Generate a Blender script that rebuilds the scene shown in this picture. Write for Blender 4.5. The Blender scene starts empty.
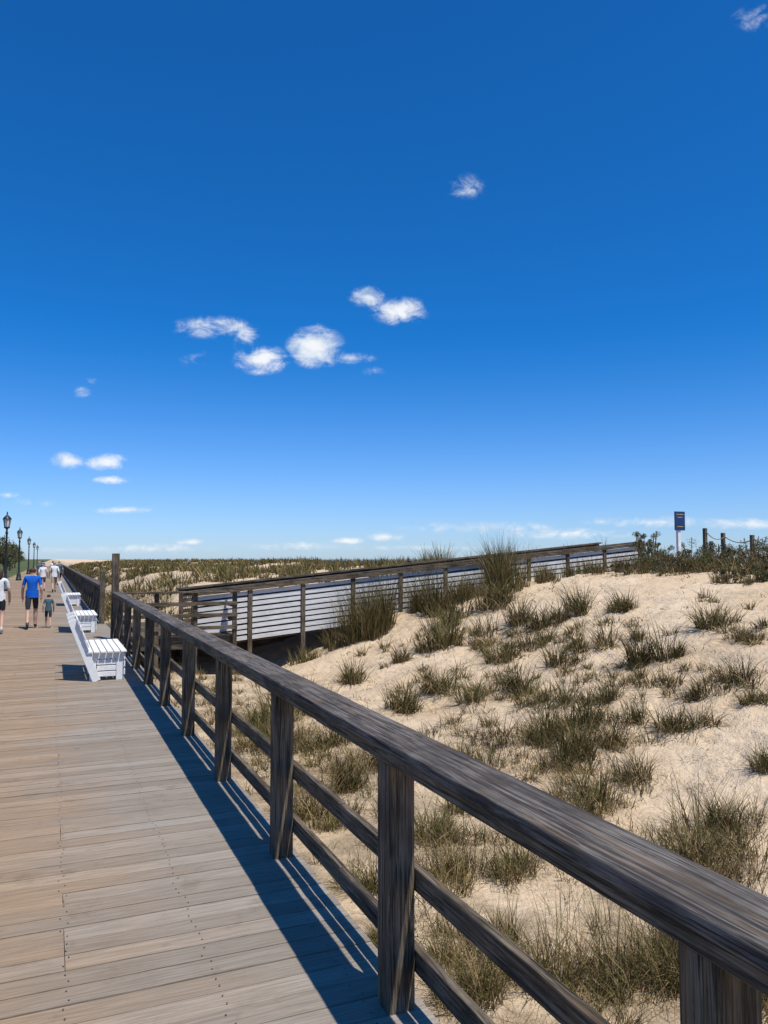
import bpy, bmesh, math, random
import numpy as np
from mathutils import Vector, Matrix, noise
random.seed(7); rng=np.random.default_rng(7)
scene=bpy.context.scene
col=scene.collection
H=1.85; PSI=math.radians(23.3); PITCH=math.radians(3.5); FPX=770.0
scene.view_settings.view_transform='Standard'; scene.view_settings.look='None'; scene.view_settings.exposure=0
# ------------------------------------------------------------ camera
cd=bpy.data.cameras.new('camera'); cam=bpy.data.objects.new('camera',cd); col.objects.link(cam)
cam.location=(0,0,H); cam.rotation_euler=(math.radians(90)+PITCH,0,-PSI)
cd.sensor_fit='VERTICAL'; cd.sensor_height=36; cd.lens=36*FPX/1024; cd.clip_end=30000; cd.clip_start=0.05
scene.camera=cam
Rv=Vector((math.cos(PSI),-math.sin(PSI),0)); F0=Vector((math.sin(PSI),math.cos(PSI),0)); Z=Vector((0,0,1))
Fv=F0*math.cos(PITCH)+Z*math.sin(PITCH); Uv=-F0*math.sin(PITCH)+Z*math.cos(PITCH)
def bearing(x,y):
    return (Fv+Rv*((x-384)/FPX)-Uv*((y-512)/FPX)).normalized()

# ------------------------------------------------------------ node helpers
class NT:
    def __init__(s,tree): s.t=tree; s.n=tree.nodes; s.l=tree.links
    def node(s,typ,**kw):
        nd=s.n.new(typ)
        for k,v in kw.items(): setattr(nd,k,v)
        return nd
    def link(s,a,b): s.l.new(a,b)
    def val(s,sock,v):
        if isinstance(v,(int,float,tuple,list)): sock.default_value=v
        else: s.l.new(v,sock)
    def math(s,op,a,b=None,c=None,clamp=False):
        nd=s.n.new('ShaderNodeMath'); nd.operation=op; nd.use_clamp=clamp
        s.val(nd.inputs[0],a)
        if b is not None: s.val(nd.inputs[1],b)
        if c is not None: s.val(nd.inputs[2],c)
        return nd.outputs[0]
    def mix(s,f,a,b,blend='MIX'):
        nd=s.n.new('ShaderNodeMix'); nd.data_type='RGBA'; nd.blend_type=blend
        s.val(nd.inputs[0],f)
        for i,v in ((6,a),(7,b)):
            if isinstance(v,(tuple,list)): nd.inputs[i].default_value=(v[0],v[1],v[2],1)
            else: s.l.new(v,nd.inputs[i])
        return nd.outputs[2]
    def noise(s,vec,scale=1,detail=4,rough=.5,dist=0):
        nd=s.n.new('ShaderNodeTexNoise'); nd.inputs['Scale'].default_value=scale
        nd.inputs['Detail'].default_value=detail; nd.inputs['Roughness'].default_value=rough
        nd.inputs['Distortion'].default_value=dist
        if vec is not None: s.l.new(vec,nd.inputs['Vector'])
        return nd.outputs[0]
    def mapping(s,vec,scale=(1,1,1),loc=(0,0,0)):
        nd=s.n.new('ShaderNodeMapping'); nd.inputs['Scale'].default_value=scale; nd.inputs['Location'].default_value=loc
        s.l.new(vec,nd.inputs['Vector']); return nd.outputs[0]
    def ramp(s,f,a,b):
        nd=s.n.new('ShaderNodeMapRange'); nd.interpolation_type='SMOOTHSTEP'
        s.val(nd.inputs[0],f); nd.inputs[1].default_value=a; nd.inputs[2].default_value=b
        return nd.outputs[0]
    def bump(s,h,strength,dist,normal=None):
        nd=s.n.new('ShaderNodeBump'); nd.inputs['Strength'].default_value=strength; nd.inputs['Distance'].default_value=dist
        s.l.new(h,nd.inputs['Height'])
        if normal is not None: s.l.new(normal,nd.inputs['Normal'])
        return nd.outputs[0]
def newmat(name,rough=.8,spec=.2):
    m=bpy.data.materials.new(name); m.use_nodes=True
    nt=NT(m.node_tree); b=m.node_tree.nodes['Principled BSDF']
    b.inputs['Roughness'].default_value=rough; b.inputs['Specular IOR Level'].default_value=spec
    co=nt.node('ShaderNodeTexCoord').outputs['Object']
    return m,nt,b,co
def simple(name,c,rough=.7,spec=.3,var=.15,scale=8):
    m,nt,b,co=newmat(name,rough,spec)
    n=nt.noise(co,scale,4,.6)
    f=nt.ramp(n,.3,.7)
    nt.link(nt.mix(f,tuple(v*(1-var) for v in c),tuple(min(1,v*(1+var)) for v in c)),b.inputs['Base Color'])
    nt.link(nt.bump(n,.2,.01),b.inputs['Normal'])
    return m
def wood(name,axis,dark,light,brown,brownamt=.5,crack=.7):
    m,nt,b,co=newmat(name,.8,.12)
    s=[75,75,75]; s[axis]=2.6
    s2=[12,12,12]; s2[axis]=1.0
    g=nt.noise(nt.mapping(co,tuple(s)),1,5,.7,.9)
    g2=nt.noise(nt.mapping(co,tuple(s2)),1,4,.6,1.6)
    p=nt.noise(co,2.3,4,.65)
    c=nt.mix(nt.ramp(g,.38,.62),dark,light)
    c=nt.mix(nt.math('MULTIPLY',nt.ramp(g2,.5,.66),brownamt),c,brown)
    c=nt.mix(nt.math('MULTIPLY',nt.ramp(p,.42,.66),.6),c,dark)
    cr=nt.math('GREATER_THAN',nt.noise(nt.mapping(co,tuple(v*.8 for v in s),(4,2,7)),1,2,.5),.665)
    c=nt.mix(nt.math('MULTIPLY',cr,crack),c,(.01,.009,.008))
    vs=[7,7,7]; vs[axis]=2.0
    vo=nt.node('ShaderNodeTexVoronoi'); nt.link(nt.mapping(co,tuple(vs)),vo.inputs['Vector']); vo.inputs['Scale'].default_value=1
    kd=vo.outputs['Distance']
    rings=nt.math('SINE',nt.math('MULTIPLY',kd,70))
    kn=nt.math('MULTIPLY',nt.ramp(kd,.22,.08),nt.math('MULTIPLY_ADD',rings,.3,.55))
    c=nt.mix(nt.math('MULTIPLY',kn,crack),c,tuple(v*.7 for v in brown))
    nt.link(c,b.inputs['Base Color'])
    hh=nt.math('SUBTRACT',g,nt.math('MULTIPLY',cr,.8))
    nt.link(nt.bump(hh,.6,.004),b.inputs['Normal'])
    return m
DK=((.038,.030,.021),(.205,.168,.122),(.205,.130,.070))
WD=[wood('weathered_timber_'+'xyz'[a],a,*DK) for a in range(3)]
DARKT=wood('slat_gap_shade',0,(.02,.018,.016),(.08,.072,.062),(.08,.055,.035))  # timber colour darkened to paint shade into the slat gaps
CAPM=wood('weathered_cap_timber',1,(.042,.036,.031),(.20,.177,.153),(.215,.145,.09),.5)
SLM=wood('whitewashed_slat',0,(.56,.555,.53),(.78,.775,.75),(.5,.47,.41),.25,.08)
WHITE=wood('white_painted_wood',1,(.70,.70,.69),(.81,.80,.78),(.62,.6,.55),.2,.08)

# ------------------------------------------------------------ mesh helpers
def mkobj(name,bm,mats,smooth=False,parent=None):
    me=bpy.data.meshes.new(name); bm.to_mesh(me); bm.free()
    for m in mats: me.materials.append(m)
    if smooth:
        for p in me.polygons: p.use_smooth=True
    o=bpy.data.objects.new(name,me); col.objects.link(o)
    if parent: o.parent=parent
    return o
def hexa(bm,pts,mi=0):
    v=[bm.verts.new(p) for p in pts]
    for f in ((3,2,1,0),(4,5,6,7),(0,1,5,4),(1,2,6,5),(2,3,7,6),(3,0,4,7)):
        fc=bm.faces.new([v[i] for i in f]); fc.material_index=mi
def box(bm,x0,x1,y0,y1,z0,z1,mi=0):
    hexa(bm,[(x0,y0,z0),(x1,y0,z0),(x1,y1,z0),(x0,y1,z0),(x0,y0,z1),(x1,y0,z1),(x1,y1,z1),(x0,y1,z1)],mi)
def beam(bm,p0,p1,w,h,mi=0):
    """beam with centre line p0-p1, horizontal thickness w, depth h"""
    p0=Vector(p0);p1=Vector(p1);d=(p1-p0).normalized()
    s=d.cross(Z)
    s=Vector((1,0,0)) if s.length<1e-4 else s.normalized()
    u=s.cross(d).normalized()
    pts=[]
    for p in (p0,p1):
        for a,b in ((-1,-1),(1,-1),(1,1),(-1,1)): pts.append(p+s*(a*w/2)+u*(b*h/2))
    hexa(bm,pts,mi)
def bevel(o,w=.005,seg=2):
    md=o.modifiers.new('bevel','BEVEL'); md.width=w; md.segments=seg; md.limit_method='ANGLE'
def lathe(bm,prof,c,seg=12,mi=0):
    rings=[]
    for r,z in prof:
        rings.append([bm.verts.new((c[0]+r*math.cos(2*math.pi*i/seg),c[1]+r*math.sin(2*math.pi*i/seg),c[2]+z)) for i in range(seg)])
    for a,b in zip(rings,rings[1:]):
        for i in range(seg):
            f=bm.faces.new([a[i],a[(i+1)%seg],b[(i+1)%seg],b[i]]); f.material_index=mi; f.smooth=True

# ------------------------------------------------------------ terrain
PX1=[-4000,-60,-4.2,-3.4,1.5,4,6,7.9,10.7,13.6,17.5,22,30,45,60,80,110,200,6000]
PZ1=[-.15,-.15,-.12,-.8,-.8,-.8,-.6,-.1,.72,1.24,1.66,1.62,1.3,1.3,.5,-2.,-3.6,-8,-30]
PX2=[-4000,-60,-4.2,-3.4,1.5,3,5,10,20,30,45,60,80,110,200,6000]
PZ2=[-.15,-.15,-.12,-.8,-.6,.05,.75,1.1,1.3,1.2,1.3,.5,-2.,-3.6,-8,-30]
def hgt(x,y):
    t=min(1,max(0,(y-21.5)/8)); t=t*t*(3-2*t)
    b=float(np.interp(x,PX1,PZ1))*(1-t)+float(np.interp(x,PX2,PZ2))*t
    w=min(1,max(0,(x-1.9)/4))
    if x>75: w*=max(0,1-(x-75)/20)
    if w>0 and y<600:
        wy=1 if y<200 else max(0,1-(y-200)/300)
        b+=w*wy*(noise.fractal(Vector((x*.16+3,y*.16+9,.3)),1.,2.,3)*.20)
        if y>22 or x>20: b+=w*wy*noise.noise(Vector((x*.11,y*.08,5)))*.35*min(1,max((y-22)/8,(x-20)/8,0))
        if abs(x)<40 and y<45:
            b+=w*(noise.noise(Vector((x*1.1,y*1.1,1)))*.08+noise.noise(Vector((x*3.1,y*3.1,2)))*.036+noise.noise(Vector((x*6.5,y*6.5,2)))*.016)
    # scoured hollow under the ramp mouth
    b-=.55*math.exp(-((x-5.0)/1.5)**2-((y-19.9)/1.3)**2)
    return b
def dents(x,y):
    if x<2 or x>20 or y<-1 or y>20: return 0
    c=math.floor(x/.5),math.floor(y/.5); r=0
    for i in (-1,0,1):
        for j in (-1,0,1):
            a,b_=c[0]+i,c[1]+j
            h=math.sin(a*127.1+b_*311.7)*43758.5453; h-=math.floor(h)
            if h<.45: continue
            h2=(h*97.3)%1; h3=(h*57.7)%1
            dx=x-(a+h2)*.5; dy=y-(b_+h3)*.5
            an=h*40; u=dx*math.cos(an)+dy*math.sin(an); v=-dx*math.sin(an)+dy*math.cos(an)
            q=(u/.17)**2+(v/.09)**2
            if q<4: r+= -.045*math.exp(-q)+.016*math.exp(-(q-1.8)**2*2)
    return r*min(1,(x-2)/2)
def grow(a,end,step,k):
    o=[a]; s=step
    while abs(o[-1])<abs(end):
        o.append(o[-1]+(s if end>a else -s)); s*=k
    return o
xs=sorted(set([-4.2,-3.8,-3.4,-1.5,0.5,1.3]+grow(-4.6,-4500,1.5,1.5)+list(np.arange(1.5,10,.055))+list(np.arange(10,20,.08))+grow(20.05,6000,.12,1.07)))
ys=sorted(set(list(np.arange(-1.2,9,.055))+list(np.arange(9,20,.08))+grow(20.05,8000,.12,1.05)+grow(-1.5,-400,.6,1.5)))
nx,ny=len(xs),len(ys)
V=np.array([(x,y,hgt(x,y)+dents(x,y)) for y in ys for x in xs],dtype=np.float32)
i=np.arange(ny-1)[:,None]*nx+np.arange(nx-1)[None,:]
Fq=np.stack([i,i+1,i+nx+1,i+nx],-1).reshape(-1,4)
def mesh_from(name,V,Fq,mat,colr=None,smooth=False):
    me=bpy.data.meshes.new(name); n=Fq.shape[1]
    me.vertices.add(len(V)); me.vertices.foreach_set('co',np.asarray(V,dtype=np.float32).ravel())
    me.loops.add(Fq.size); me.loops.foreach_set('vertex_index',Fq.astype(np.int32).ravel())
    me.polygons.add(len(Fq)); me.polygons.foreach_set('loop_start',(np.arange(len(Fq))*n).astype(np.int32))
    me.polygons.foreach_set('use_smooth',np.full(len(Fq),smooth))
    me.update(calc_edges=True)
    if colr is not None:
        at=me.color_attributes.new('tint','FLOAT_COLOR','POINT'); at.data.foreach_set('color',np.asarray(colr,dtype=np.float32).ravel())
    me.materials.append(mat)
    o=bpy.data.objects.new(name,me); col.objects.link(o); return o
m,nt,b,co=newmat('beach_sand',.9,.15)
n1=nt.noise(co,.5,4,.6); n2=nt.noise(co,5,5,.65); n3=nt.noise(co,70,3,.7); n4=nt.noise(co,2.0,4,.6)
c=nt.mix(nt.ramp(n1,.35,.65),(.66,.495,.315),(.75,.585,.395))
c=nt.mix(nt.math('MULTIPLY',nt.ramp(n2,.50,.72),.45),c,(.48,.35,.21))
c=nt.mix(nt.math('MULTIPLY',nt.ramp(n3,.45,.75),.4),c,(.36,.265,.165))
sx=nt.node('ShaderNodeSeparateXYZ'); nt.link(co,sx.inputs[0])
# scattered plant litter is darker in the low ground next to the boardwalk
lo=nt.math('MULTIPLY',nt.ramp(sx.outputs[0],6.5,2.4),nt.ramp(n4,.34,.6))
c=nt.mix(nt.math('MULTIPLY',lo,.62),c,(.24,.175,.10))
lit=nt.math('MULTIPLY',nt.ramp(n4,.50,.66),nt.ramp(nt.noise(nt.mapping(co,(60,25,40)),1,3,.6),.48,.58))
c=nt.mix(nt.math('MULTIPLY',lit,.6),c,(.20,.145,.09))
# grassy verge on the landward side
c=nt.mix(nt.ramp(sx.outputs[0],-3.9,-4.3),c,nt.mix(nt.ramp(n2,.4,.6),(.06,.085,.03),(.12,.13,.05)))
nt.link(c,b.inputs['Base Color'])
hh=nt.math('ADD',nt.math('MULTIPLY',n2,1.),nt.math('MULTIPLY',n3,.14))
nt.link(nt.bump(hh,1.,.10),b.inputs['Normal'])
mesh_from('sand_dune_terrain',V,Fq,m,smooth=True)
# sea
m,nt,b,co=newmat('sea_water',.15,.5)
nn=nt.noise(nt.mapping(co,(.05,.02,.05)),1,5,.6)
nt.link(nt.mix(nt.ramp(nn,.4,.6),(.02,.09,.16),(.04,.14,.22)),b.inputs['Base Color'])
nt.link(nt.bump(nn,.6,1.),b.inputs['Normal'])
bm=bmesh.new(); v=[bm.verts.new(p) for p in ((96,-3000,-3),(15000,-3000,-3),(15000,15000,-3),(96,15000,-3))]; bm.faces.new(v)
mkobj('sea',bm,[m])

# ------------------------------------------------------------ boardwalk deck
XL,XR=-3.5,1.47
m,nt,b,co=newmat('boardwalk_planks',.8,.15)
at=nt.node('ShaderNodeAttribute',attribute_name='tint')
sp=nt.node('ShaderNodeSeparateColor'); nt.link(at.outputs['Color'],sp.inputs[0])
rnd,rnd2=sp.outputs[0],sp.outputs[1]
off=nt.node('ShaderNodeCombineXYZ'); nt.link(nt.math('MULTIPLY',rnd,37),off.inputs[0])
va=nt.node('ShaderNodeVectorMath',operation='ADD'); nt.link(co,va.inputs[0]); nt.link(off.outputs[0],va.inputs[1])
g=nt.noise(nt.mapping(va.outputs[0],(3.0,80,20)),1,6,.7,.6)
g2=nt.noise(nt.mapping(va.outputs[0],(1.2,14,9)),1,4,.6,.8)
p=nt.noise(co,.9,5,.6)
tan=nt.mix(rnd,(.33,.228,.14),(.42,.30,.192))
gry=nt.mix(rnd,(.28,.24,.192),(.36,.315,.26))
sx=nt.node('ShaderNodeSeparateXYZ'); nt.link(co,sx.inputs[0])
wx=nt.math('ADD',sx.outputs[0],nt.math('ADD',nt.math('MULTIPLY',nt.math('SUBTRACT',p,.5),2.0),nt.math('MULTIPLY',nt.math('SUBTRACT',rnd2,.5),.45)))
c=nt.mix(nt.ramp(wx,-.6,1.0),tan,gry)
c=nt.mix(nt.math('MULTIPLY',nt.ramp(g,.38,.62),.6),c,nt.mix(.6,c,(.08,.06,.04)))
c=nt.mix(nt.math('MULTIPLY',nt.ramp(g2,.5,.7),.3),c,(.20,.15,.10))
st=nt.noise(co,3.1,5,.7)
c=nt.mix(nt.math('MULTIPLY',nt.ramp(st,.54,.72),.45),c,(.14,.105,.075))
nt.link(c,b.inputs['Base Color']); nt.link(nt.bump(g,.7,.004),b.inputs['Normal'])
DECK=m
bm=bmesh.new(); lay=bm.loops.layers.float_color.new('tint')
pitch=.146; y=-3.0
rows=[]
def plank(x0,x1,y0,y1,z1):
    n0=len(bm.faces)
    t=(random.random(),random.random(),0,1); s=random.uniform(-.0015,.0015)
    hexa(bm,[(x0,y0,-.04),(x1,y0,-.04),(x1,y1,-.04),(x0,y1,-.04),(x0,y0,z1+s),(x1,y0,z1+s),(x1,y1,z1-s),(x0,y1,z1-s)])
    bm.faces.ensure_lookup_table()
    for f in bm.faces[n0:]:
        for l in f.loops: l[lay]=t
while y<230:
    big=y>70
    w=pitch*(1 if not big else 4)
    j=random.choice([-2.9,-2.3,-1.7,-1.1,-.5,.1])
    e=XR+random.uniform(-.008,.008)
    plank(XL,j-.0015,y,y+w-.007,random.uniform(-.002,.002)); plank(j+.0015,e,y,y+w-.007,random.uniform(-.002,.002))
    if not big: rows.append(y)
    y+=w
mkobj('boardwalk',bm,[DECK])
NAIL=simple('rusty_nail',(.05,.035,.03),.6,.4)
bm=bmesh.new()
for y in rows:
    if y>14: break
    for jx in (-3.3,-2.9,-2.3,-1.7,-1.1,-.5,.1,.7,1.25):
        for q in (.035,.105):
            r=.0045; cx=jx+random.uniform(-.02,.02); cy=y+q+random.uniform(-.01,.01)
            vs=[bm.verts.new((cx+r*math.cos(k*1.0472),cy+r*math.sin(k*1.0472),.0045)) for k in range(6)]
            bm.faces.new(vs)
mkobj('boardwalk_nails',bm,[NAIL])
bm=bmesh.new()
for jx in (-3.4,-2.3,-1.1,.1,1.36): box(bm,jx-.03,jx+.03,-3,230,-.30,-.044,1)
for k in range(60):
    yy=-1.5+3.6*k
    for jx in (-3.2,-1.,1.22): box(bm,jx-.1,jx+.1,yy-.1,yy+.1,-1.2,-.302,2)
mkobj('boardwalk_substructure',bm,WD)

# ------------------------------------------------------------ railing
bm=bmesh.new()
PY=[-.6,1.31,3.03,4.80]+[6.6+1.8*k for k in range(7)]
for y in PY:
    j=random.uniform(-.006,.006); w=.06
    box(bm,1.36-w+j,1.36+w+j,y-w,y+w,-.5,1.003,2)
def runs(bm,a,bnd,step):
    y=a
    while y<bnd-.01:
        e=min(y+step,bnd); t=random.uniform(-.004,.004)
        box(bm,1.280+t,1.490+t,y+.002,e-.002,1.055,1.100,3)        # flat cap
        box(bm,1.292+t,1.475+t,y+.002,e-.002,1.005,1.053,1)       # beam under cap
        box(bm,1.424,1.462,y+.002,e-.002,.47+t,.565+t,1)           # mid rail
        box(bm,1.426,1.464,y+.002,e-.002,.14+t,.235+t,1)        # low rail
        y=e
runs(bm,-1.0,18.72,4.9)
y=24.0
while y<150:
    box(bm,1.31,1.41,y-.05,y+.05,-.4,1.003,2); y+=1.8
runs(bm,23.9,150,3.6)
box(bm,1.28,1.44,18.74,18.90,-.6,1.98,2)
box(bm,1.29,1.43,23.6,23.74,-.6,1.5,2)
for zc,hh in ((1.06,.045),(.78,.09),(.5,.09),(.2,.09)):
    if hh<.05: box(bm,1.445,4.25,18.74,18.9,zc-.022,zc+.022,0)
    else: box(bm,1.445,4.2,18.80,18.84,zc-hh/2,zc+hh/2,0)
for xx in (2.3,3.2,4.15): box(bm,xx-.05,xx+.05,18.845,18.945,-1.0,1.034,2)
for zc,hh in ((1.06,.045),(.72,.09),(.38,.09)): box(bm,4.12,4.18,18.95,19.62,zc-hh/2,zc+hh/2,1)
o=mkobj('boardwalk_railing',bm,[WD[0],WD[1],WD[2],CAPM]); bevel(o,.006,2)

# ------------------------------------------------------------ ramp (access walkway) with slatted fence
SL=(2.40-1.11)/(17.5-4.05)
def rz(x): return 1.11+SL*(x-4.05)         # cap height
def ramp_fence(name,yc,face,x0,x1,slm):
    bm=bmesh.new()
    x=x0; step=1.42
    while x<x1+.1:
        box(bm,x-.055,x+.055,yc-.055,yc+.055,rz(x)-3.0,rz(x)-.03,2); x+=step
    beam(bm,(x0-.12,yc,rz(x0-.12)),(x1+.12,yc,rz(x1+.12)),.19,.05,0)
    beam(bm,(x0-.05,yc+face*.078,rz(x0-.05)-.075),(x1+.05,yc+face*.078,rz(x1+.05)-.075),.035,.09,0)
    x=x0
    while x<x1-.1:
        a,bb=x+.062,x+step-.062
        for i in range(9):
            dz=-.19-i*.142+random.uniform(-.005,.005)
            beam(bm,(a,yc-.0,rz(a)+dz),(bb,yc-.0,rz(bb)+dz),.03,.100+random.uniform(-.006,.004),slm)
        x+=step
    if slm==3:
        beam(bm,(x0+.1,yc+.085,rz(x0+.1)-.8),(x1-.1,yc+.085,rz(x1-.1)-.8),.02,1.2,4)  # added dark sheet behind the slats, stands in for shade between them
    return mkobj(name,bm,[WD[0],WD[1],WD[2],SLM,DARKT])
N=10
X0=3.3; X1=X0+N*1.42
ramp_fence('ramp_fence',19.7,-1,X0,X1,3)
ramp_fence('ramp_fence',21.8,1,X0,X1,0)
bm=bmesh.new()
x=1.48
while x<4.2: box(bm,x,x+.138,18.92,23.7,-.04,.0,1); x+=.145
while x<X1+8:
    z=rz(x)-1.1 if x<X1 else rz(X1)-1.1
    box(bm,x,x+.138,19.80,21.72,z-.04,z,1); x+=.145
box(bm,1.5,4.15,18.96,19.0,-.3,-.045,0); box(bm,4.13,4.17,19.0,23.6,-.3,-.045,1)
beam(bm,(4.2,19.85,rz(4.2)-1.3),(X1,19.85,rz(X1)-1.3),.05,.3,0)
box(bm,1.5,9,21.85,21.9,-1.3,-.2,0)
mkobj('access_ramp_deck',bm,WD)

# ------------------------------------------------------------ benches
def bench(y0):
    bm=bmesh.new(); L=1.75
    for yy in (y0+.03,y0+L*.5,y0+L-.03):
        w=.045
        beam(bm,(.70,yy-.045,.0),(.33,yy-.045,.93),w,.12,0)
        box(bm,.98,1.08,yy-w/2,yy+w/2,0,.42,0)
        box(bm,.60,.69,yy-w/2+.002,yy+w/2+.002,0,.42,0)
        box(bm,.56,1.09,yy-.022,yy+.022,.33,.42,0)
        if yy!=y0+L*.5:
            box(bm,.70,.975,yy-.018,yy+.018,.06,.135,0); box(bm,.70,.975,yy-.018,yy+.018,.15,.225,0); box(bm,.70,.975,yy-.018,yy+.018,.24,.315,0)
    x=.55
    while x<1.05: box(bm,x,x+.085,y0-.06,y0+L+.06,.424,.452,0); x+=.098
    for zz in (.08,.2,.31): box(bm,1.085,1.108,y0-.03,y0+L+.03,zz,zz+.09,0)
    d=Vector((-.37,0,.93)).normalized(); n=Vector((.93,0,.37)).normalized()
    for t in (.58,.70,.82,.94):
        c=Vector((.70,0,0))+d*t; c+=n*.078
        a=d*.05; q=n*.012
        pts=[]
        for yy in (y0-.1,y0+L+.06):
            for p_ in (c-a-q,c+a-q,c+a+q,c-a+q): pts.append((p_.x,yy,p_.z))
        hexa(bm,pts)
    bmesh.ops.recalc_face_normals(bm,faces=bm.faces)
    for v in bm.verts: v.co.x-=.03
    o=mkobj('park_bench',bm,[WHITE]); bevel(o,.004,1)
for y0 in (12.6,20.9,33.0): bench(y0)

# ------------------------------------------------------------ street lamps
IRON=simple('black_painted_iron',(.018,.02,.02),.45,.5)
GL,nt,b,co=newmat('frosted_lamp_glass',.35,.4); b.inputs['Base Color'].default_value=(.75,.74,.68,1)
def lamp(x,y,base=0):
    bm=bmesh.new()
    lathe(bm,[(0,0),(.24,0),(.24,.12),(.2,.16),(.17,.5),(.13,.6),(.09,.7),(.075,1.0),(.055,3.3),(.08,3.34),(.08,3.4),(.05,3.46),(.05,3.6),(.16,3.68),(.17,3.72)],(x,y,base),14)
    lathe(bm,[(.13,3.725),(.20,4.16)],(x,y,base),8,1)
    lathe(bm,[(.20,4.165),(.25,4.18),(.23,4.22),(.12,4.36),(.05,4.42),(.03,4.5),(.045,4.55),(.0,4.64)],(x,y,base),8)
    for k in range(8):
        a=2*math.pi*(k+.0)/8
        beam(bm,(x+.137*math.cos(a),y+.137*math.sin(a),base+3.72),(x+.207*math.cos(a),y+.207*math.sin(a),base+4.17),.02,.02)
    mkobj('street_lamp',bm,[IRON,GL])
for (x,y) in ((-2.45,50),(-2.6,74),(-2.6,104),(-2.6,134),(-2.6,164)): lamp(x,y)

# ------------------------------------------------------------ grass
blV=[];blF=[];blC=[];nb=0
def tuft(x,y,n,rad,L,width,straw=.3,spread=.8,green=1.0,z=None,mess=.25):
    global nb
    zc=(hgt(x,y) if z is None else z)-.035
    r=rad*np.sqrt(rng.random(n)); a=rng.random(n)*2*np.pi
    bx=x+r*np.cos(a); by=y+r*np.sin(a)
    az=a+rng.normal(0,1.0,n)
    isS=(rng.random(n)<straw)
    ll=L*rng.uniform(.3,1.2,n)
    lean=np.clip(np.abs(rng.normal(.28,mess+.1,n))+(r/max(rad,.01))*.3+isS*.4*rng.random(n),0,1.7)*spread
    wind=np.array([-.008,.003])
    K=4
    tw=rng.random(n)*np.pi
    side=np.stack([np.cos(tw),np.sin(tw)],1)
    P_=np.zeros((n,K,2,3),dtype=np.float32)
    px,py,pz=bx.copy(),by.copy(),np.full(n,zc)
    ang=lean*.5
    kink=rng.uniform(.1,1.1,n)
    for k in range(K):
        w=width*(1,.85,.55,.08)[k]*.5*np.ones(n)
        for s_,sg in ((0,-1),(1,1)):
            P_[:,k,s_,0]=px+side[:,0]*w*sg; P_[:,k,s_,1]=py+side[:,1]*w*sg; P_[:,k,s_,2]=pz
        seg=ll/(K-1)
        px=px+seg*(np.sin(ang)*np.cos(az))+wind[0]*k; py=py+seg*(np.sin(ang)*np.sin(az))+wind[1]*k; pz=pz+seg*np.cos(ang)
        ang=np.minimum(ang+lean*kink,2.4)
    base=nb+np.arange(n)[:,None]*8+np.array([0,2,4])[None,:]
    f=np.stack([base,base+1,base+3,base+2],-1).reshape(-1,4)
    g=np.array([.070,.066,.018])*green; s2=np.array([.32,.225,.105]); lg=np.array([.165,.150,.045])*green
    t=rng.random(n)[:,None]
    c=g*(1-t)+lg*t; c=np.where(isS[:,None],s2*(.35+.8*t),c)*rng.uniform(.65,1.25)
    C=np.ones((n,8,4),dtype=np.float32); C[:,:,:3]=c[:,None,:]
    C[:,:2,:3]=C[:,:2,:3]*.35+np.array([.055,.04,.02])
    blV.append(P_.reshape(-1,3)); blF.append(f); blC.append(C.reshape(-1,4)); nb+=n*8
def ground(x,y):
    d=bearing(x,y); t=2.0
    while t<90:
        p=Vector((0,0,H))+d*t
        if p.x>1.5 and p.z<hgt(p.x,p.y): return p.x,p.y,t
        t+=.04 if t<30 else .2
    return None
T=[(405,660,34),(350,684,38),(398,712,50),(440,690,46),(500,662,46),(465,640,55),(447,628,44),(552,628,40),(575,612,44),(598,646,46),(708,628,48),(650,664,50),(722,688,56),
(600,700,40),(632,722,36),(668,730,36),(570,758,70),(535,745,60),(500,730,55),(598,802,70),(640,780,46),(765,770,46),(708,720,36),(480,765,50),(545,705,50),(515,690,45),(590,725,50),(475,700,45),
(345,790,46),(322,748,46),(300,815,46),(362,890,60),(432,840,60),(440,880,60),(440,780,46),(515,872,60),(560,985,120),(500,950,80),(665,985,110),(700,860,80),(735,830,70),(470,1010,90),(385,945,50),
(262,722,60),(245,735,50),(272,752,60),(310,712,40),(335,830,50),(405,800,45),(380,765,40),(460,812,40),(620,745,40),(560,665,40),(530,650,46),(500,605,44),(520,625,44),(425,650,34),(480,610,54),
(620,610,30),(640,640,26),(680,655,24),(750,640,34),(760,700,26),(690,700,24),(575,650,30),(760,1010,90),(610,1010,60),(690,990,80),(430,965,50),(740,960,90),(650,900,50)]
for (x,y,s) in T:
    g=ground(x,y)
    if not g: continue
    gx,gy,d=g; S=s*d/FPX
    m_=random.choice([2,3,4,5])
    for q in range(m_):
        a=random.random()*6.28; rr=S*.4*random.random()
        n=int((80+70*min(1,s/60))*random.uniform(.5,1)*(1.1 if d<8 else .9))
        tuft(gx+rr*math.cos(a)*1.2,gy+rr*math.sin(a),n,S*random.uniform(.12,.30),S*random.uniform(.4,.9),max(.0044,.0010*d),straw=random.uniform(.25,.75),spread=random.uniform(.85,1.5),green=random.uniform(.7,1.1))
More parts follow.
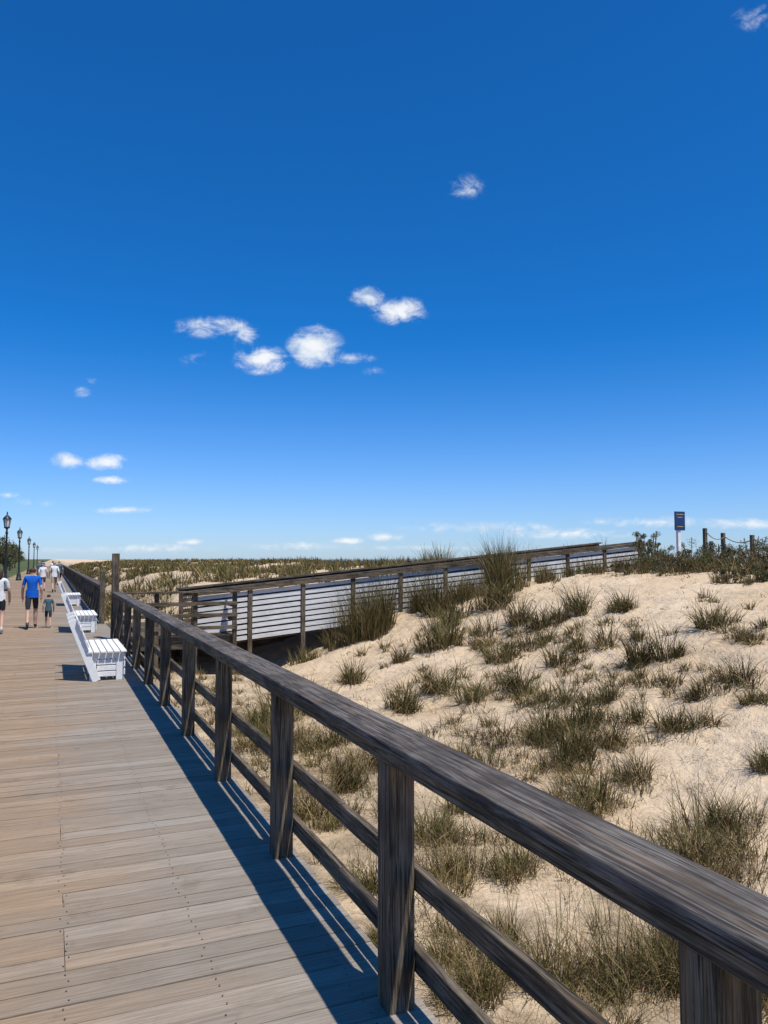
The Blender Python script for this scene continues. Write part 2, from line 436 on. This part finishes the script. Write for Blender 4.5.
for (x,y,sx_,sy_,cnt) in ((570,765,70,22,34),(510,740,60,22,28),(600,800,50,16,16),(480,640,60,18,26),(540,640,50,18,14),(590,660,40,20,10),(270,740,40,24,34),(330,790,45,40,38),(450,860,60,40,36),(480,960,60,35,26),(590,985,70,25,22),(700,960,70,35,40),(720,860,50,40,40),(440,690,60,14,14),(650,690,40,16,12),(520,700,70,18,22),(410,770,50,22,20),(740,640,40,14,10),(720,680,40,12,9),(600,625,40,8,8),(620,740,50,14,10),(545,860,40,25,8),(640,850,60,20,10)):
    for k in range(cnt):
        g=ground(x+random.gauss(0,sx_*.55),y+random.gauss(0,sy_*.55))
        if not g: continue
        gx,gy,d=g
        if gx<1.65 or gy>19.2: continue
        tuft(gx,gy,random.randint(20,75),random.uniform(.05,.2),random.uniform(.12,.42),max(.0044,.0010*d),straw=random.uniform(.35,.95),spread=random.uniform(.9,1.7),green=random.uniform(.65,1.05))
for k in range(1700):
    x=random.uniform(1.9,19); y=random.uniform(.6,19.3)
    dn=noise.fractal(Vector((x*.45,y*.45,7)),1,2,3)
    thr=.2+.3*(max(0,x-5)/12)+ (-.45 if x<4.8 else 0)
    if dn<thr: continue
    d=math.hypot(x,y)
    L=random.uniform(.10,.38)
    tuft(x,y,random.randint(8,55),random.uniform(.03,.17),L,max(.0042,.0010*d),straw=random.uniform(.3,1),spread=random.uniform(1,1.7),green=random.uniform(.7,1.05))
for k in range(150):
    x=random.uniform(3.4,7.2); y=random.uniform(2.2,5.0)
    tuft(x,y,9,.10,random.uniform(.3,.66),.0042,straw=.95,spread=.4)
for k in range(1300):
    x=random.uniform(2.0,15); y=random.uniform(.8,19)
    tuft(x,y,random.randint(3,10),.09,random.uniform(.06,.22),max(.0036,.0009*math.hypot(x,y)),straw=.8,spread=2.0)
# tall clumps against the ramp fence
for (xa,xb,L,c) in ((7.15,8.3,1.5,20),(8.95,9.5,1.4,9),(11.3,12.4,1.5,20),(10.1,11.3,.75,12),(6.3,7.1,.7,7),(13,17,.55,26),(9.6,10.3,.55,8),(5.6,6.3,.4,4)):
    for k in range(c):
        x=random.uniform(xa,xb); y=random.uniform(18.2,19.4)
        tuft(x,y,70,.18,L*random.uniform(.6,1.15),.015,straw=.4,spread=.55,green=.75)
# grass plumes standing on the dune ridge behind the ramp
for (x0_,y0_,L,c,r_) in ((15.3,30.5,1.5,14,.5),(18.0,22.9,.9,8,.6),(14.1,23,1.0,8,.5)):
    for k in range(c): tuft(x0_+random.gauss(0,r_),y0_+random.gauss(0,.4),60,.2,L*random.uniform(.6,1.1),.03,straw=.35,spread=.6,green=.8)
def far_ok(x,y):
    dep=x*math.sin(PSI)+y*math.cos(PSI); xr=x*math.cos(PSI)-y*math.sin(PSI)
    return dep>3 and abs(xr/dep)<.72
k=0
while k<5200:
    if random.random()<.65: x=1.9+random.random()**1.5*45; y=22+random.random()**1.6*150
    else: x=random.uniform(17,60); y=random.uniform(2,75)
    if x<18 and y<22.3: continue
    if not far_ok(x,y): k+=.2; continue
    dn=noise.fractal(Vector((x*.2,y*.2,3)),1,2,3)
    if dn<-.2: k+=.3; continue
    d=math.hypot(x,y)
    tuft(x,y,20,.28,random.uniform(.3,.7),.0011*d+.005,straw=.4,spread=.9,green=.85); k+=1

# ------------------------------------------------------------ shrubs / trees
LEAF,nt,b,co=newmat('shrub_leaves',.6,.2)
at=nt.node('ShaderNodeAttribute',attribute_name='tint'); nt.link(at.outputs['Color'],b.inputs['Base Color'])
BARK=simple('shrub_bark',(.13,.095,.06),.9,.1)
def leaves(n,centers,size,base):
    c=np.array(centers); idx=rng.integers(0,len(c),n)
    dirs=rng.normal(size=(n,3)); dirs/=np.linalg.norm(dirs,axis=1)[:,None]
    rr=rng.random(n)**.45
    P_=c[idx,:3]+dirs*(c[idx,3:4]*rr[:,None])*np.array([1,1,.8])
    a=rng.normal(size=(n,3)); a/=np.linalg.norm(a,axis=1)[:,None]
    b_=np.cross(a,rng.normal(size=(n,3))); b_/=np.linalg.norm(b_,axis=1)[:,None]
    s=size*rng.uniform(.6,1.3,n)[:,None]
    q=np.stack([P_-a*s,P_-b_*s*.4,P_+a*s,P_+b_*s*.4],1).reshape(-1,3)
    f=(np.arange(n)[:,None]*4+np.arange(4)[None,:])
    clump=rng.uniform(.6,1.4,len(c))[idx]
    cc=np.array(base)[None,:]*(clump*rng.uniform(.7,1.3,n))[:,None]
    br=rng.random(n)<.2
    cc=np.where(br[:,None],np.array([.17,.12,.06])[None,:]*rng.uniform(.6,1.2,n)[:,None],cc)
    C=np.ones((n,4,4)); C[:,:,:3]=cc[:,None,:]
    return q,f,C.reshape(-1,4)
def plant(name,x,y,h,w,base,n=1400,leaf=.03,trunk=.0,z=None):
    z0=hgt(x,y) if z is None else z
    cs=[]
    for k in range(22 if trunk==0 else 26):
        a=random.random()*6.28; r=random.random()**.6*w*.5
        zz=z0+trunk+(h-trunk)*random.uniform(.12,.95)*(1-.45*(r/(w*.5))**2)
        cs.append((x+r*math.cos(a),y+r*math.sin(a),zz,random.uniform(.1,.24)*min(w,h)))
    q,f,C=leaves(n,cs,leaf,base)
    lo=mesh_from('foliage',q,f,LEAF,C)
    bm=bmesh.new()
    for (cx,cy,cz,cr) in cs:
        p0=Vector((x+random.uniform(-.03,.03),y+random.uniform(-.03,.03),z0-.1+ (trunk*.8 if trunk else 0)))
        beam(bm,p0,(cx,cy,cz+cr*.8),.012*h+.004,.012*h+.004)
    if trunk:
        lathe(bm,[(.07*h*.6,-.1),(.045*h*.6,trunk*.5),(.03*h*.6,trunk*1.1)],(x,y,z0),8)
    bo=mkobj('branches',bm,[BARK])
    e=bpy.data.objects.new(name,None); col.objects.link(e); lo.parent=e; bo.parent=e
G1=(.075,.082,.028); G2=(.115,.115,.036); G3=(.12,.10,.045)
def at_depth(xp,d):
    r=(xp-384)/FPX
    return d*(math.sin(PSI)+math.cos(PSI)*r), d*(math.cos(PSI)-math.sin(PSI)*r)
for (xp,d,h,w,base) in ((646,23.5,1.15,.8,G2),(662,21.5,.8,1.5,G1),(685,22,.7,1.6,G3),(704,21.5,.6,1.5,G2),(716,22,.8,1.4,G1),(738,20.5,.75,1.7,G1),(757,20,.8,1.6,G3),(775,20,.9,1.7,G1),(800,20,.9,1.6,G1),(730,18.7,.42,1.0,G3),(752,24,1.05,1.6,G1),(692,25,.95,1.8,G3),(637,26,1.3,.6,G3),(620,22.2,.35,.8,G3),(652,25,1.45,.6,G3),(765,18,.5,.9,G1)):
    x,y=at_depth(xp,d); plant('dune_shrub',x,y,h,w,base,2300,.026)
    for q in range(5): tuft(x+random.gauss(0,.6),y-.3+random.gauss(0,.4),45,.18,random.uniform(.3,.8),.016,straw=.55,spread=.8,green=.9)
GM,nt,b,co=newmat('beachgrass_blades',.65,.15)
at=nt.node('ShaderNodeAttribute',attribute_name='tint'); nt.link(at.outputs['Color'],b.inputs['Base Color'])
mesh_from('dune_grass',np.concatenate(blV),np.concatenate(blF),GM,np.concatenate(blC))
for k in range(14):
    y=66+k*10+random.uniform(-2,2); x=-5.2-random.random()*2.5-(k*.12)
    plant('tree',x,y,random.uniform(4.2,6.2),random.uniform(3.2,4.2),random.choice([(.07,.09,.03),(.12,.12,.03),(.05,.07,.025)]),2600,.11,trunk=1.3,z=-.15)

# ------------------------------------------------------------ beach sign, rope fence
BLUE=simple('blue_sign_face',(.010,.035,.12),.45,.4,.1,2); WP=simple('white_sign_post',(.75,.75,.74),.5,.4); YEL=simple('sign_yellow_print',(.5,.4,.1),.5,.3); ROPE=simple('rope',(.34,.27,.18),.9,.1)
e=bpy.data.objects.new('beach_rules_sign',None); col.objects.link(e)
sx_,sy_=at_depth(678.5,24); zg=hgt(sx_,sy_)
bm=bmesh.new(); box(bm,sx_-.055,sx_+.055,sy_-.045,sy_+.045,zg-.3,2.78); mkobj('post',bm,[WP],parent=e)
bm=bmesh.new()
box(bm,sx_-.21,sx_+.21,sy_-.075,sy_-.05,2.74,3.33)
o=mkobj('panel',bm,[BLUE],parent=e); bevel(o,.01,2)
bm=bmesh.new()
for zz,w in ((3.24,.14),(3.15,.10),(2.86,.12)): box(bm,sx_-w,sx_+w,sy_-.079,sy_-.0755,zz-.008,zz+.008)
mkobj('lettering',bm,[YEL],parent=e)
bm=bmesh.new(); pts=[]
for (xp,d,zt) in ((640,29,2.3),(705,25,2.85),(711,28,2.5),(723,25,2.7),(752,24,2.6),(790,23,2.5),(830,22,2.45)):
    x,y=at_depth(xp,d); box(bm,x-.05,x+.05,y-.05,y+.05,hgt(x,y)-.3,zt,2); pts.append((x,y,zt))
for a,c in ((1,3),(3,4),(4,5),(5,6)):
    for dz in (.12,.42):
        p0=Vector(pts[a])-Vector((0,.06,dz)); p1=Vector(pts[c])-Vector((0,.06,dz)); pr=p0
        for s in range(1,9):
            t=s/8; q=p0.lerp(p1,t); q.z-=.16*4*t*(1-t); beam(bm,pr,q,.025,.025,3); pr=q
mkobj('rope_fence',bm,[WD[0],WD[1],WD[2],ROPE])

# ------------------------------------------------------------ people
SKIN=simple('skin',(.50,.30,.21),.55,.35,.05); 
def cloth(n,c): return simple(n,c,.85,.1,.12,20)
def chains(name,verts,edges,radii,roots,sub=2):
    me=bpy.data.meshes.new(name); me.from_pydata([tuple(v) for v in verts],edges,[])
    o=bpy.data.objects.new(name,me); col.objects.link(o)
    md=o.modifiers.new('s','SKIN'); md.use_smooth_shade=True
    sv=me.skin_vertices[0].data
    for i,r in enumerate(radii): sv[i].radius=r; sv[i].use_root=(i in roots)
    ms=o.modifiers.new('u','SUBSURF'); ms.levels=sub; ms.render_levels=sub
    bpy.context.view_layer.update()
    dg=bpy.context.evaluated_depsgraph_get(); m2=bpy.data.meshes.new_from_object(o.evaluated_get(dg))
    bpy.data.objects.remove(o); return m2
def person(name,x,y,h,shirt,pants,hair,shoe,yaw=0,stride=1,female=False,kneelen=.55,sleeve=1.22,longhair=False):
    s=h/1.75; st=stride
    vs=[(0,0,.96),(0,-.005,1.12),(0,-.01,1.30),(0,0,1.43),(0,.0,1.50),(0,.015,1.575),(0,.02,1.65),(0,.015,1.715)]
    ra=[(.15,.10),(.135,.095),(.155,.105),(.13,.085),(.052,.052),(.072,.083),(.082,.097),(.055,.065)]
    if female: ra[1]=(.115,.085); ra[2]=(.135,.1); ra[3]=(.11,.075)
    ed=[(i,i+1) for i in range(7)]
    def add(p,r,par): vs.append(p); ra.append(r); ed.append((par,len(vs)-1)); return len(vs)-1
    tips=[]
    for sg in (-1,1):
        sw=sg*st
        a=add((sg*.165,0,1.425),(.062,.062),3)
        a=add((sg*.205,-.02*sw,1.30),(.054,.054),a)
        a=add((sg*.24,-.07*sw-.02,1.13),(.042,.042),a)
        a=add((sg*.25,-.10*sw+.05,1.0),(.038,.038),a)
        a=add((sg*.25,-.14*sw+.10,.885),(.027,.031),a)
        a=add((sg*.25,-.155*sw+.12,.82),(.022,.042),a)
        tips.append((sg,Vector(vs[a])))
        l=add((sg*.085,0,.90),(.095,.098),0)
        l=add((sg*.095,.10*sw+.01,.70),(.08,.082),l)
        l=add((sg*.095,.17*sw+.03,.50),(.056,.058),l)
        back=sw<0
        if not back:
            l=add((sg*.095,.20*abs(st),.33),(.055,.057),l); l=add((sg*.095,.24*abs(st),.10),(.036,.038),l); l2=l
            add((sg*.095,.20*abs(st),.045),(.036,.036),l2); t=add((sg*.1,.36*abs(st),.04),(.043,.032),l2); add((sg*.105,.44*abs(st),.03),(.03,.022),t)
        else:
            l=add((sg*.095,-.24*abs(st),.34),(.055,.057),l); l=add((sg*.095,-.38*abs(st),.15),(.036,.038),l); l2=l
            add((sg*.095,-.43*abs(st),.11),(.034,.034),l2); t=add((sg*.1,-.29*abs(st),.045),(.043,.032),l2); add((sg*.105,-.22*abs(st),.026),(.03,.022),t)
    for sg in (-1,1): add((sg*.095,.01,1.63),(.014,.022),6)
    add((0,.125,1.625),(.014,.016),6)
    me=chains(name,vs,ed,ra,[0])
    fv=[];fe=[];fr=[];rt=[]
    for sg,t in tips:
        for k,(dy,L) in enumerate(((-.03,.062),(-.01,.075),(.012,.08),(.032,.07))):
            b0=len(fv); rt.append(b0)
            fv+= [t+Vector((0,dy,.01)),t+Vector((-sg*.004,dy*1.05+.004,-.012-L*.4)),t+Vector((-sg*.02,dy*1.05+.006,-.015-L)) ]; fr+=[(.010,.010),(.0095,.0095),(.007,.007)]; fe+=[(b0,b0+1),(b0+1,b0+2)]
        b0=len(fv); rt.append(b0)
        fv+=[t+Vector((-sg*.005,.03,.035)),t+Vector((-sg*.02,.062,.0)),t+Vector((-sg*.026,.07,-.035))]; fr+=[(.012,.012),(.011,.011),(.008,.008)]; fe+=[(b0,b0+1),(b0+1,b0+2)]
    mf=chains(name+'_f',fv,fe,fr,rt,1)
    bm=bmesh.new(); bm.from_mesh(me); nf=len(bm.faces); bm.from_mesh(mf)
    bm.faces.ensure_lookup_table()
    for i,f in enumerate(bm.faces):
        c=f.calc_center_median(); f.smooth=True; mi=0
        if i<nf:
            ax=abs(c.x)
            if c.z>1.53 and (c.y<-.005 or c.z>1.69) and c.z>(1.50 if longhair else 1.575): mi=3
            elif c.z<.12 or (c.y<-.33 and c.z<.2): mi=4
            elif c.z>.93 and c.z<1.485 and ax<.185+.0*c.z: mi=1
            elif c.z>sleeve and c.z<1.485: mi=1
            elif c.z<.96 and c.z>kneelen and ax<.205: mi=2
        f.material_index=mi
    for sg in (-1,1):
        mtx=Matrix.Translation((sg*.032,.108,1.645)); r=bmesh.ops.create_uvsphere(bm,u_segments=8,v_segments=6,radius=.011,matrix=mtx)
        for f in {f for v in r['verts'] for f in v.link_faces}: f.material_index=5
    if longhair:
        r=bmesh.ops.create_uvsphere(bm,u_segments=12,v_segments=10,radius=1,matrix=Matrix.Translation((0,-.06,1.56))@Matrix.Diagonal((.085,.06,.15,1)))
        for f in {f for v in r['verts'] for f in v.link_faces}: f.material_index=3; f.smooth=True
    def ring(cx,cy,z0,z1,rx,ry,mi,fl=1.06):
        a=[bm.verts.new((cx+rx*math.cos(t*math.pi/8),cy+ry*math.sin(t*math.pi/8),z1)) for t in range(16)]
        b2=[bm.verts.new((cx+rx*fl*math.cos(t*math.pi/8),cy+ry*fl*math.sin(t*math.pi/8),z0)) for t in range(16)]
        for t in range(16):
            f=bm.faces.new([a[t],a[(t+1)%16],b2[(t+1)%16],b2[t]]); f.material_index=mi; f.smooth=True
    ring(0,0,.87,1.08,.165,.115,1)
    M=Matrix.Translation((x,y,0))@Matrix.Rotation(yaw,4,'Z')@Matrix.Scale(s,4)
    bm.transform(M)
    o=mkobj(name,bm,[SKIN,shirt,pants,hair,shoe,IRON])
    return o
SB=cloth('royal_blue_shirt',(.012,.11,.48)); WS=cloth('white_shirt',(.72,.72,.70)); DS=cloth('charcoal_shorts',(.035,.037,.045)); KH=cloth('khaki_shorts',(.3,.25,.17)); TE=cloth('grey_teal_shirt',(.07,.13,.15)); BKc=cloth('black_leggings',(.018,.018,.02))
BRH=simple('brown_hair',(.05,.028,.016),.6,.3); GRH=simple('grey_hair',(.22,.20,.18),.6,.3); SH=simple('shoes_white',(.55,.55,.53),.6,.3); SHD=simple('shoes_dark',(.05,.05,.05),.6,.3)
person('walking_man',-.46,22.7,1.66,SB,DS,BRH,SHD,yaw=0)
person('walking_child',-.05,22.8,.92,TE,DS,BRH,SH,yaw=0,stride=-.8)
person('walking_woman',-1.19,21.6,1.62,WS,BKc,BRH,SH,yaw=0,stride=-.9,female=True,kneelen=.62,longhair=True)
for (x,y,h,a,b2,st) in ((.15,47,1.72,WS,KH,1),(-.45,49,1.62,WS,DS,-.8),(.5,60,1.75,TE,DS,.7),(-.9,66,1.7,TE,KH,-1),(.1,80,1.7,WS,DS,1),(-.9,95,1.7,SB,DS,1)):
    person('pedestrian',x,y,h,a,b2,random.choice([BRH,GRH]),SHD,yaw=random.choice([0,.1,3.14]),stride=st)

# ------------------------------------------------------------ sun and sky
tosun=Vector((.17,-.44,1)).normalized()
el=math.asin(tosun.z); azr=math.atan2(tosun.x,tosun.y)
ld=bpy.data.lights.new('sun','SUN'); ld.energy=4.8; ld.angle=math.radians(.53); ld.color=(1,.945,.85)
lo=bpy.data.objects.new('sun',ld); col.objects.link(lo); lo.rotation_euler=(-tosun).to_track_quat('-Z','Y').to_euler()
w=bpy.data.worlds.new('World'); scene.world=w; w.use_nodes=True
try:
    w.cycles.sampling_method='MANUAL'; w.cycles.sample_map_resolution=256
except Exception as ex: print(ex)
nt=NT(w.node_tree); bg=w.node_tree.nodes['Background']; bg.inputs[1].default_value=.1
sky=nt.node('ShaderNodeTexSky',sky_type='NISHITA'); sky.sun_disc=False; sky.sun_elevation=el; sky.sun_rotation=azr
sky.air_density=1.; sky.dust_density=.2; sky.ozone_density=1.5; sky.altitude=0
tc=nt.node('ShaderNodeTexCoord').outputs['Generated']
nv=nt.node('ShaderNodeVectorMath',operation='NORMALIZE'); nt.link(tc,nv.inputs[0]); D=nv.outputs[0]
CL=[(214,327,40,11,.75),(246,338,14,14,.6),(262,360,26,14,1.15),(316,347,27,20,1.3),(346,358,30,6,.7),(368,297,20,10,.9),(400,311,28,13,1.1),(192,358,18,9,.34),(465,187,20,12,.5),(757,18,24,12,.75),
(68,461,17,10,1),(107,462,24,9,1.1),(112,480,22,5,.9),(122,510,28,5,.95),(82,392,11,7,.6),(94,380,8,5,.5),(375,372,14,6,.38),(30,503,26,6,.45),(8,495,14,4,.6),
(387,537,20,5,1),(346,541,20,4,1),(300,546,60,5,.65),(480,528,90,7,.6),(560,534,80,7,.65),(660,522,90,7,.6),(745,524,60,8,.65),(150,549,70,6,.7),(190,542,14,4,.9),(60,550,40,5,.6),(420,548,80,4,.6)]
acc=None
for (cx,cy,wx,hy,s) in CL:
    c=bearing(cx,cy); t=(bearing(cx+1,cy)-bearing(cx-1,cy)).normalized(); u=c.cross(t).normalized()
    px=(bearing(cx+.5,cy)-bearing(cx-.5,cy)).length
    def dot(v):
        nd=nt.node('ShaderNodeVectorMath',operation='DOT_PRODUCT'); nt.link(D,nd.inputs[0]); nd.inputs[1].default_value=tuple(v); return nd.outputs['Value']
    a=dot(t/(wx*px*1.25)); b_=dot(u/(hy*px*1.25))
    a=nt.math('MULTIPLY',a,a); r2=nt.math('MULTIPLY_ADD',b_,b_,a)
    d_=nt.math('MULTIPLY_ADD',nt.math('SQRT',r2),-s,s)
    d_=nt.math('MULTIPLY',d_,nt.math('GREATER_THAN',dot(c),.5))
    acc=d_ if acc is None else nt.math('MAXIMUM',acc,d_)
n1=nt.noise(nt.mapping(D,(34,34,54)),1,9,.66,.4)
n2=nt.noise(nt.mapping(D,(18,18,30),(3,1,4)),1,4,.6,.2)
dn=nt.math('ADD',acc,nt.math('MULTIPLY',nt.math('SUBTRACT',n1,.5),2.6))
dens=nt.ramp(dn,.02,1.1)
dens=nt.math('MULTIPLY',dens,nt.ramp(acc,0.0,.35))
shade=nt.mix(nt.ramp(nt.math('ADD',n2,nt.math('MULTIPLY',acc,.25)),.45,.75),(6.2,7.4,8.8),(9.6,9.8,10.0))
# clear-air colour: deep blue overhead, paler towards the sea horizon
sz=nt.node('ShaderNodeSeparateXYZ'); nt.link(D,sz.inputs[0])
hz=nt.ramp(sz.outputs[2],-.02,.30)
tint=nt.mix(hz,(.66,.93,1.55),(.08,.67,1.36))
skyc=nt.mix(1.0,sky.outputs[0],tint,'MULTIPLY')
fin=nt.mix(nt.math('MULTIPLY',dens,.95),skyc,shade)
nt.link(fin,bg.inputs[0])
